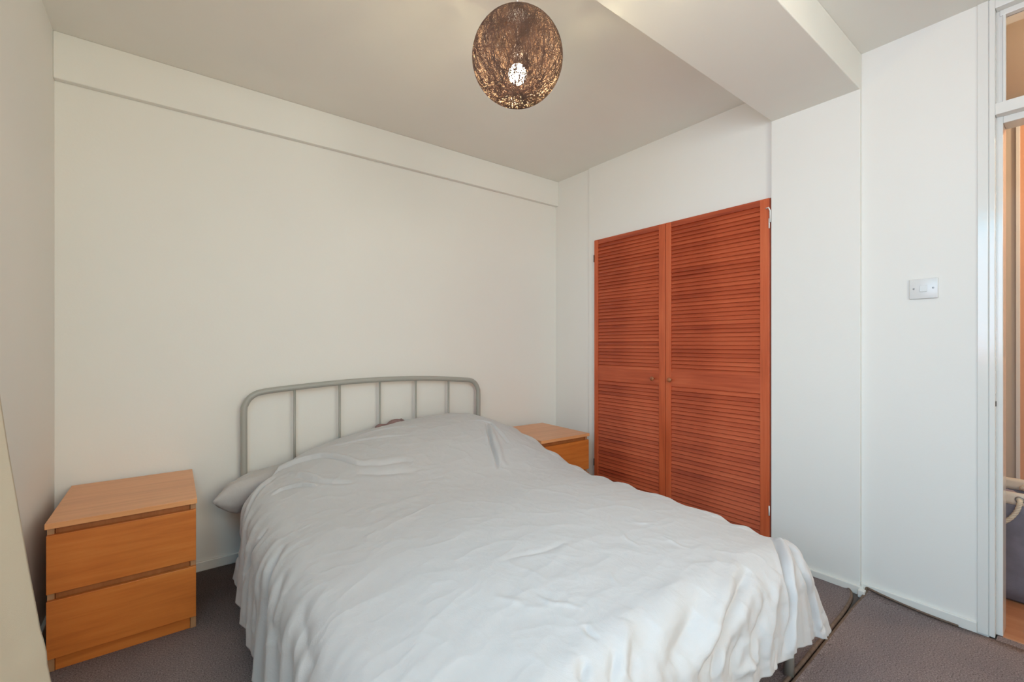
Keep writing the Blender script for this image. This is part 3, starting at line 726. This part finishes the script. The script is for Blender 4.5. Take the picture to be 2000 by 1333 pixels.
def build_duvet():
    g = duvet_base()
    X, Y, Z = g['X'], g['Y'], g['Z']
    Nn = grid_normals(X, Y, Z)
    n1_, n2_ = X.shape
    if Nn[n1_ // 2, n2_ // 2, 2] < 0: Nn = -Nn
    P, Q, dist = g['P'], g['Q'], g['d']
    hang = smoothstep(0.06, 0.30, dist)
    D = np.zeros(X.shape)
    # broad softness and fine crumple of the cotton
    D += 0.009 * fbm(P * 3.1 + 2, Q * 2.7, 2)
    r1 = 1 - np.abs(2 * fbm(P * 3.0 + Q * 1.2 + 3, Q * 6.5 - P * 2.2, 3))
    D += 0.0028 * (r1 ** 4 - 0.4)
    r2 = 1 - np.abs(2 * fbm(P * 7 + 9 + Q * 3, Q * 9 + 4, 2))
    D += 0.0022 * (r2 ** 4)
    r3 = 1 - np.abs(2 * fbm(P * 13 + Q * 6, Q * 15 - P * 4 + 2, 2))
    D += 0.0011 * (r3 ** 5) * (0.4 + 1.2 * vnoise(P * 2.3 + 8, Q * 2.1 + 1))
    # hanging folds: left side runs down and towards the foot; foot side hangs straight
    left = (g['dx'] < 0) * (1 - np.clip(g['th'] / (PI / 2) * 2, 0, 1))
    kL = Q + 0.35 * np.abs(g['dx']) 
    ph = kL * 2 * PI / 0.17 + 4.5 * fbm(Q * 2.3, P * 0.8, 2)
    f = (0.5 + 0.5 * np.sin(ph)) ** 1.6
    D += left * hang * (0.020 * f - 0.008) * (0.5 + 1.0 * vnoise(Q * 4 + 3, P * 0 + 2))
    ph2 = kL * 2 * PI / 0.075 + 5 * fbm(Q * 4, P * 3, 2)
    D += left * smoothstep(0.02, 0.25, dist) * 0.003 * np.sin(ph2)
    foot = smoothstep(0.0, 0.6, g['th'] / (PI / 2)) * (g['dy'] < 0)
    s = P + g['th'] * 0.0
    cor = (g['dy'] < 0) & (g['dx'] != 0)
    s = np.where(cor, np.clip(P, DXL, DXR) + np.sign(g['dx']) * (1 - g['th'] / (PI / 2)) * 0.42, P)
    ph3 = s * 2 * PI / 0.135 + 3.5 * fbm(s * 2.0, dist * 1.2 + 4, 2)
    f3 = (0.5 + 0.5 * np.sin(ph3)) ** 1.4
    D += foot * hang * (0.012 * f3 - 0.004)
    ph4 = s * 2 * PI / 0.05 + 3 * fbm(s * 4, dist * 3, 2)
    D += foot * hang * 0.0022 * np.sin(ph4)
    right = (g['dx'] > 0) * (1 - foot)
    D += right * hang * 0.010 * np.sin(Q * 2 * PI / 0.21 + 2 * fbm(Q * 2, P, 2))
    # pinched wrinkles along the right shoulder
    D += 0.006 * np.exp(-((dist - 0.05) / 0.05) ** 2) * (g['dx'] > 0) * np.sin(Q * 2 * PI / 0.19 + 5 * fbm(Q * 3, P, 2))
    for kind, amp, wd, poly in CREASES:
        P3 = np.array(poly); m_ = 4.5 * wd
        lo = P3.min(0) - m_; hi = P3.max(0) + m_
        k = np.nonzero((X > lo[0]) & (X < hi[0]) & (Y > lo[1]) & (Y < hi[1]) & (Z > lo[2]) & (Z < hi[2]))
        if len(k[0]) == 0: continue
        best, par, side = poly_dist(X[k], Y[k], Z[k], poly)
        fade = np.clip(np.sin(np.clip(par, 0, 1) * PI), 0, 1) ** 0.6
        if kind == 'ridge':
            D[k] += amp * fade * np.exp(-(best / wd) ** 2)
        elif kind == 'step':          # a rolled fold with a tight crease along one side
            sd = best * side
            D[k] += amp * fade * (np.exp(-((sd - 0.75 * wd) / (0.8 * wd)) ** 2) - 0.85 * np.exp(-(sd / (0.30 * wd)) ** 2))
        elif kind == 'valley':        # crease with a soft shoulder on both sides
            D[k] += amp * fade * (0.35 * np.exp(-((best - 1.7 * wd) / wd) ** 2) - 1.15 * np.exp(-(best / (0.8 * wd)) ** 1.6))
    # ragged hem
    hemw = smoothstep(0.75, 1.0, dist / g['Dl'])
    Z2 = Z + Nn[..., 2] * D + hemw * 0.012 * fbm(P * 4, Q * 4, 2) * 2
    X2 = X + Nn[..., 0] * D; Y2 = Y + Nn[..., 1] * D
    n1, n2 = X.shape
    V = np.stack([X2, Y2, Z2], -1).reshape(-1, 3)
    idx = np.arange(n1 * n2).reshape(n1, n2)
    F = np.stack([idx[:-1, :-1], idx[1:, :-1], idx[1:, 1:], idx[:-1, 1:]], -1).reshape(-1, 4)
    me = bpy.data.meshes.new('duvet'); me.from_pydata(V.tolist(), [], F.tolist())
    for p in me.polygons: p.use_smooth = True
    me.materials.append(M['duvet'])
    o = bpy.data.objects.new('duvet', me); C.objects.link(o)
    so = o.modifiers.new('thickness', 'SOLIDIFY'); so.thickness = 0.014; so.offset = -1
    if me.polygons[(n2 - 1) * (n1 // 2) + n2 // 2].normal.z < 0: me.flip_normals()
    return o
duv = tag(build_duvet(), 'rumpled pale grey cotton duvet spread over the whole bed', 'duvet')

def make_pillow(name, corners, thick, mat, label, group=None, zc=0.0, sag=0.35):
    """corners: four (x,y,z) points; body swells between pinched corners"""
    n = 48
    c00, c10, c11, c01 = [np.array(c, float) for c in corners]
    V = []; F = []
    for sgn in (1, -1):
        for i in range(n + 1):
            for j in range(n + 1):
                u, v = i / n, j / n
                a, b_ = 2 * u - 1, 2 * v - 1
                pin = 0.02
                uu = u + pin * (-(a)) * (1 - b_ * b_) * abs(a) ** 2
                vv = v + pin * (-(b_)) * (1 - a * a) * abs(b_) ** 2
                p = (1 - uu) * (1 - vv) * c00 + uu * (1 - vv) * c10 + uu * vv * c11 + (1 - uu) * vv * c01
                hgt = max(0.0, (1 - abs(a) ** 3.0)) ** 0.42 * max(0.0, (1 - abs(b_) ** 3.0)) ** 0.42
                wr_ = 0.16 * math.sin(11 * a + 5 * b_) * math.exp(-4 * (1 - abs(a))) + 0.10 * math.sin(12 * b_ - 4 * a) * math.exp(-3 * (1 - abs(a)))
                z = sgn * thick * 0.5 * hgt * (1 + wr_) * (1.0 if sgn > 0 else (1.5 if a < -0.75 else 0.55 + 0.95 * max(0.0, min(1.0, (-a - 0.35) / 0.4))))
                V.append((p[0], p[1], p[2] + z))
    m = (n + 1) ** 2
    for s_ in range(2):
        for i in range(n):
            for j in range(n):
                q = [s_ * m + i * (n + 1) + j, s_ * m + (i + 1) * (n + 1) + j, s_ * m + (i + 1) * (n + 1) + j + 1, s_ * m + i * (n + 1) + j + 1]
                F.append(q if s_ == 0 else q[::-1])
    bm = bmesh.new()
    vs = [bm.verts.new(v) for v in V]
    for f_ in F: bm.faces.new([vs[i] for i in f_])
    bmesh.ops.remove_doubles(bm, verts=bm.verts[:], dist=0.0004)
    bmesh.ops.recalc_face_normals(bm, faces=bm.faces[:])
    return tag(obj(name, bm, mat, None, True), label, 'pillow', group)
make_pillow('pillow', [(0.146, 2.478, 0.418), (0.86, 2.36, 0.49), (0.90, 2.668, 0.50), (0.215, 2.668, 0.412)], 0.155, M['pillow'],
            'grey pillow poking out from under the left head corner of the duvet')

# mauve cloth corner showing at the middle of the headboard
def cloth_corner():
    V = []; F = []; n = 14
    for i in range(n + 1):
        for j in range(n + 1):
            u, v = i / n, j / n
            x = 0.985 + 0.17 * u; y = 2.655 - 0.06 * v + 0.008 * math.sin(14 * u)
            z = 0.640 + 0.040 * u ** 0.8 - 0.035 * v * (1 - 0.3 * u) + 0.006 * math.sin(11 * u + 5 * v)
            V.append((x, y, z))
    for i in range(n):
        for j in range(n):
            F.append((i * (n + 1) + j, (i + 1) * (n + 1) + j, (i + 1) * (n + 1) + j + 1, i * (n + 1) + j + 1))
    o = obj('cloth', (V, [], F), M['mauve'], None, True)
    s = o.modifiers.new('thickness', 'SOLIDIFY'); s.thickness = 0.008
    return tag(o, 'mauve brown cloth corner poking up behind the duvet by the headboard', 'cloth')
cloth_corner()

# ---------------------------------------------------------------- woven globe pendant
LX, LY, LZ = 0.9375, 1.197, 2.124
lamp = tag(empty('pendant_lamp', (LX, LY, ZC)), 'brown woven string globe pendant lamp with lit bulb', 'lamp')
dz = LZ - ZC
def shade():
    R_ = 0.1525
    cu_v = []; cu_f = []
    V = []; F = []
    rnd = random.Random(11)
    for k in range(560):
        th = math.acos(rnd.uniform(-1, 1)) if rnd.random() < 0.45 else PI / 2 + rnd.gauss(0, 0.30)
        ph = rnd.uniform(0, 2 * PI)
        n = Vector((math.sin(th) * math.cos(ph), math.sin(th) * math.sin(ph), math.cos(th)))
        off = rnd.gauss(0, 0.10)                      # small circles as well as great ones
        a = n.orthogonal().normalized(); b_ = n.cross(a)
        rr = math.sqrt(max(0.0, 1 - off * off)); seg = 54; base = len(V)
        t0 = rnd.uniform(0, 6.28); arc = 2 * PI
        rad = R_ + rnd.uniform(-0.0016, 0.0012); w = rnd.uniform(0.00042, 0.00072)
        for i in range(seg):
            an = t0 + arc * i / seg
            wob = 1 + 0.03 * math.sin(3 * an + ph)
            d_ = (n * off * wob + (a * math.cos(an) + b_ * math.sin(an)) * rr).normalized()
            nrm = n * rr - (a * math.cos(an) + b_ * math.sin(an)) * off
            c_ = d_ * rad
            V.append(tuple(c_ + nrm * w)); V.append(tuple(c_ + d_ * w)); V.append(tuple(c_ - nrm * w)); V.append(tuple(c_ - d_ * w))
        for i in range(seg):
            j = (i + 1) % seg
            for q in range(4):
                F.append((base + i * 4 + q, base + i * 4 + (q + 1) % 4, base + j * 4 + (q + 1) % 4, base + j * 4 + q))
    # opening at the top: drop threads there
    keep = []
    for f_ in F:
        x, y, z = V[f_[0]]
        if z > 0 and x * x + y * y < 0.040 ** 2: continue
        keep.append(f_)
    return (V, [], keep)
o = obj('lamp_shade', shade(), M['string'], lamp, False); o.location = (0, 0, dz); o['kind'] = 'stuff'
bm = bmesh.new()
lathe(bm, [(0.001, -0.0315), (0.014, -0.028), (0.0245, -0.019), (0.0300, -0.006), (0.0310, 0.004), (0.0280, 0.016), (0.0200, 0.027), (0.001, 0.030)], 28, (0, 0, dz - 0.056), 'z')
obj('bulb', bm, M['bulb'], lamp, True)
bm = bmesh.new()
lathe(bm, [(0.0195, 0.0), (0.0150, 0.012), (0.0135, 0.026)], 20, (0, 0, dz - 0.0285), 'z')
obj('bulb_neck', bm, M['screw'], lamp, True)
bm = bmesh.new()
lathe(bm, [(0.0155, 0.0), (0.0175, 0.004), (0.0175, 0.030), (0.014, 0.036), (0.006, 0.050), (0.004, 0.060)], 24, (0, 0, dz + 0.001), 'z')
obj('bulb_holder', bm, M['cord'], lamp, True)
bm = bmesh.new(); tube(bm, [(0, 0, dz + 0.055), (0, 0, -0.02)], 0.0028, 8)
obj('cord', bm, M['cord'], lamp, True)
bm = bmesh.new(); lathe(bm, [(0.045, 0.0), (0.045, -0.008), (0.030, -0.024), (0.008, -0.030)], 28, (0, 0, 0), 'z')
obj('ceiling_rose', bm, M['white_plastic'], lamp, True)
bm = bmesh.new()
for k in range(3):
    a = k * 2 * PI / 3
    tube(bm, [(0.016 * math.cos(a), 0.016 * math.sin(a), dz + 0.035), (0.044 * math.cos(a), 0.044 * math.sin(a), dz + 0.145)], 0.0012, 6)
tube(bm, [(0.044 * math.cos(t * PI / 12), 0.044 * math.sin(t * PI / 12), dz + 0.1455) for t in range(25)], 0.0015, 6, caps=False)
obj('shade_ring', bm, M['string'], lamp, True)

# ---------------------------------------------------------------- curtain at the left edge
def curtain():
    ez = [0.03, 0.30, 0.457, 0.494, 0.536, 0.560, 0.604, 0.701, 0.817, 0.941, 1.042, 1.4, 1.8, 2.36]
    ex = [-0.152, -0.178, -0.197, -0.2025, -0.2045, -0.2115, -0.2165, -0.229, -0.242, -0.2565, -0.267, -0.300, -0.325, -0.340]
    nz, ny = 90, 70
    V = []; F = []
    for i in range(nz + 1):
        z = 0.03 + (2.36 - 0.03) * i / nz
        xe = float(np.interp(z, ez, ex))
        for j in range(ny + 1):
            t = j / ny
            y = 1.30 - 0.36 * t
            amp = 0.018 * min(1, 1.2 * t) ** 2 * min(1.0, (xe + 0.385) / 0.1)
            x = xe - 0.045 * math.sin(PI * min(1, t * 1.3) / 2) * min(1, (xe + 0.38) / 0.12) - amp * (0.5 - 0.5 * math.cos(t * 2 * PI * 3))
            x = max(x, -0.380)
            # keep nearer cloth behind the line of the far edge so the outline stays the far hem
            V.append((x, y, z))
    for i in range(nz):
        for j in range(ny):
            F.append((i * (ny + 1) + j, i * (ny + 1) + j + 1, (i + 1) * (ny + 1) + j + 1, (i + 1) * (ny + 1) + j))
    o = obj('curtain', (V, [], F), M['curtain'], None, True)
    s = o.modifiers.new('thickness', 'SOLIDIFY'); s.thickness = 0.004; s.offset = 0
    return tag(o, 'cream curtain hanging at the far left edge in front of the bedside chest', 'curtain')
curtain()
cr_ = tag(empty('curtain_rail', (-0.34, 0.2, 2.385)), 'white curtain rail above the window on the left wall', 'curtain rail')
bm = bmesh.new(); tube(bm, [(0, -1.25, 0), (0, 1.15, 0)], 0.012, 12); obj('pole', bm, M['gloss'], cr_, True)
for yy in (-1.1, 0.0, 1.05):
    bm = bmesh.new(); tube(bm, [(-0.065, yy, 0), (0.0, yy, 0)], 0.007, 8); obj('bracket', bm, M['gloss'], cr_, True)

# ---------------------------------------------------------------- laundry basket in the hall
bk = tag(empty('laundry_basket', (3.155, 0.28, 0)), 'grey felt laundry basket with cream rim and rope handles in the hallway', 'basket')
hx, hy, H_ = 0.165, 0.25, 0.485
def rrect(hx, hy, r, n=6):
    pts = []
    for cx_, cy_, a0 in ((hx - r, hy - r, 0), (-hx + r, hy - r, PI / 2), (-hx + r, -hy + r, PI), (hx - r, -hy + r, 3 * PI / 2)):
        for k in range(n + 1):
            a = a0 + PI / 2 * k / n; pts.append((cx_ + r * math.cos(a), cy_ + r * math.sin(a)))
    return pts
def wallring(z0, z1, out, tck, nz=6, wob=0.0):
    bm = bmesh.new(); rows = []
    for i in range(nz + 1):
        z = z0 + (z1 - z0) * i / nz
        rows.append([bm.verts.new((x * (1 + out / hx) + wob * math.sin(9 * y + 20 * z), y * (1 + out / hy), z + wob * math.sin(13 * y + 5 * x))) for x, y in rrect(hx, hy, 0.03)])
    for i in range(nz, -1, -1):
        z = z0 + (z1 - z0) * i / nz
        rows.append([bm.verts.new((x * (1 + (out - tck) / hx) + wob * math.sin(9 * y + 20 * z), y * (1 + (out - tck) / hy), z + wob * math.sin(13 * y + 5 * x))) for x, y in rrect(hx, hy, 0.03)])
    rows.append(rows[0])
    n = len(rows[0])
    for a, b_ in zip(rows[:-1], rows[1:]):
        for k in range(n): bm.faces.new((a[k], a[(k + 1) % n], b_[(k + 1) % n], b_[k]))
    bmesh.ops.recalc_face_normals(bm, faces=bm.faces[:])
    return bm
body = obj('body', wallring(0.006, 0.438, -0.001, 0.004, 8, 0.0015), M['basket'], bk, True)
obj('base', nbox(-hx + 0.01, hx - 0.01, -hy + 0.01, hy - 0.01, 0.001, 0.008), M['basket'], bk)
obj('rim', wallring(0.432, 0.486, 0.001, 0.007, 3, 0.0015), M['rim'], bk, True)
def rope(bm, pts, r):
    c = cr([Vector(p) for p in pts], 14)
    for s_ in range(3):
        q = []
        up = None
        for i, p in enumerate(c):
            t = (c[min(i + 1, len(c) - 1)] - c[max(i - 1, 0)]).normalized()
            if up is None: up = t.orthogonal().normalized()
            up = (up - t * up.dot(t)).normalized(); sd = t.cross(up)
            a = i * 0.55 + s_ * 2 * PI / 3
            q.append(p + (up * math.cos(a) + sd * math.sin(a)) * r * 0.5)
        tube(bm, q, r * 0.62, 8)
for side, sx in ((-1, -hx - 0.009), (1, hx + 0.012)):
    bm = bmesh.new(); x = sx
    rope(bm, [(x + 0.012 * -side * 1, -0.073, 0.458), (x, -0.075, 0.445), (x, -0.063, 0.40), (x, -0.035, 0.355), (x, 0.0, 0.338), (x, 0.035, 0.355), (x, 0.063, 0.40), (x, 0.075, 0.445), (x - 0.012 * side, 0.073, 0.458)], 0.0085)
    obj('rope_handle', bm, M['rope'], bk, True)
    bm = bmesh.new()
    for yy in (-0.075, 0.075):
        xr_ = (-hx - 0.003) if side < 0 else (hx + 0.003)
        tube(bm, [(xr_, yy + 0.0135 * math.cos(t * PI / 10), 0.458 + 0.0135 * math.sin(t * PI / 10)) for t in range(21)], 0.0022, 8, caps=False)
    obj('eyelet', bm, M['screw'], bk, True)
for yy in (-0.075, 0.075):
    bm = bmesh.new()
    for k in range(2): rope(bm, [(hx - 0.012, yy - 0.012, 0.455 + 0.01 * k), (hx - 0.030, yy, 0.462 - 0.01 * k), (hx - 0.028, yy + 0.014, 0.448), (hx - 0.012, yy + 0.006, 0.440)], 0.008)
    obj('rope_knot', bm, M['rope'], bk, True)
def heap():
    n = 26; V = []; F = []
    for i in range(n + 1):
        for j in range(n + 1):
            u, v = 2 * i / n - 1, 2 * j / n - 1
            z = 0.415 + 0.025 * math.sin(4 * u + 2 * v) * math.cos(5 * v) + 0.012 * math.sin(17 * v + 7 * u) - 0.05 * (abs(u) ** 4 + abs(v) ** 4) / 2
            V.append((u * (hx - 0.012), v * (hy - 0.012), z))
    for i in range(n):
        for j in range(n):
            F.append((i * (n + 1) + j, (i + 1) * (n + 1) + j, (i + 1) * (n + 1) + j + 1, i * (n + 1) + j + 1))
    o = obj('laundry', (V, [], F), M['laundry'], None, True, loc=(3.155, 0.28, 0))
    s = o.modifiers.new('thickness', 'SOLIDIFY'); s.thickness = 0.03; s.offset = -1
    return tag(o, 'crumpled lilac grey laundry heaped inside the hallway basket', 'laundry')
heap()
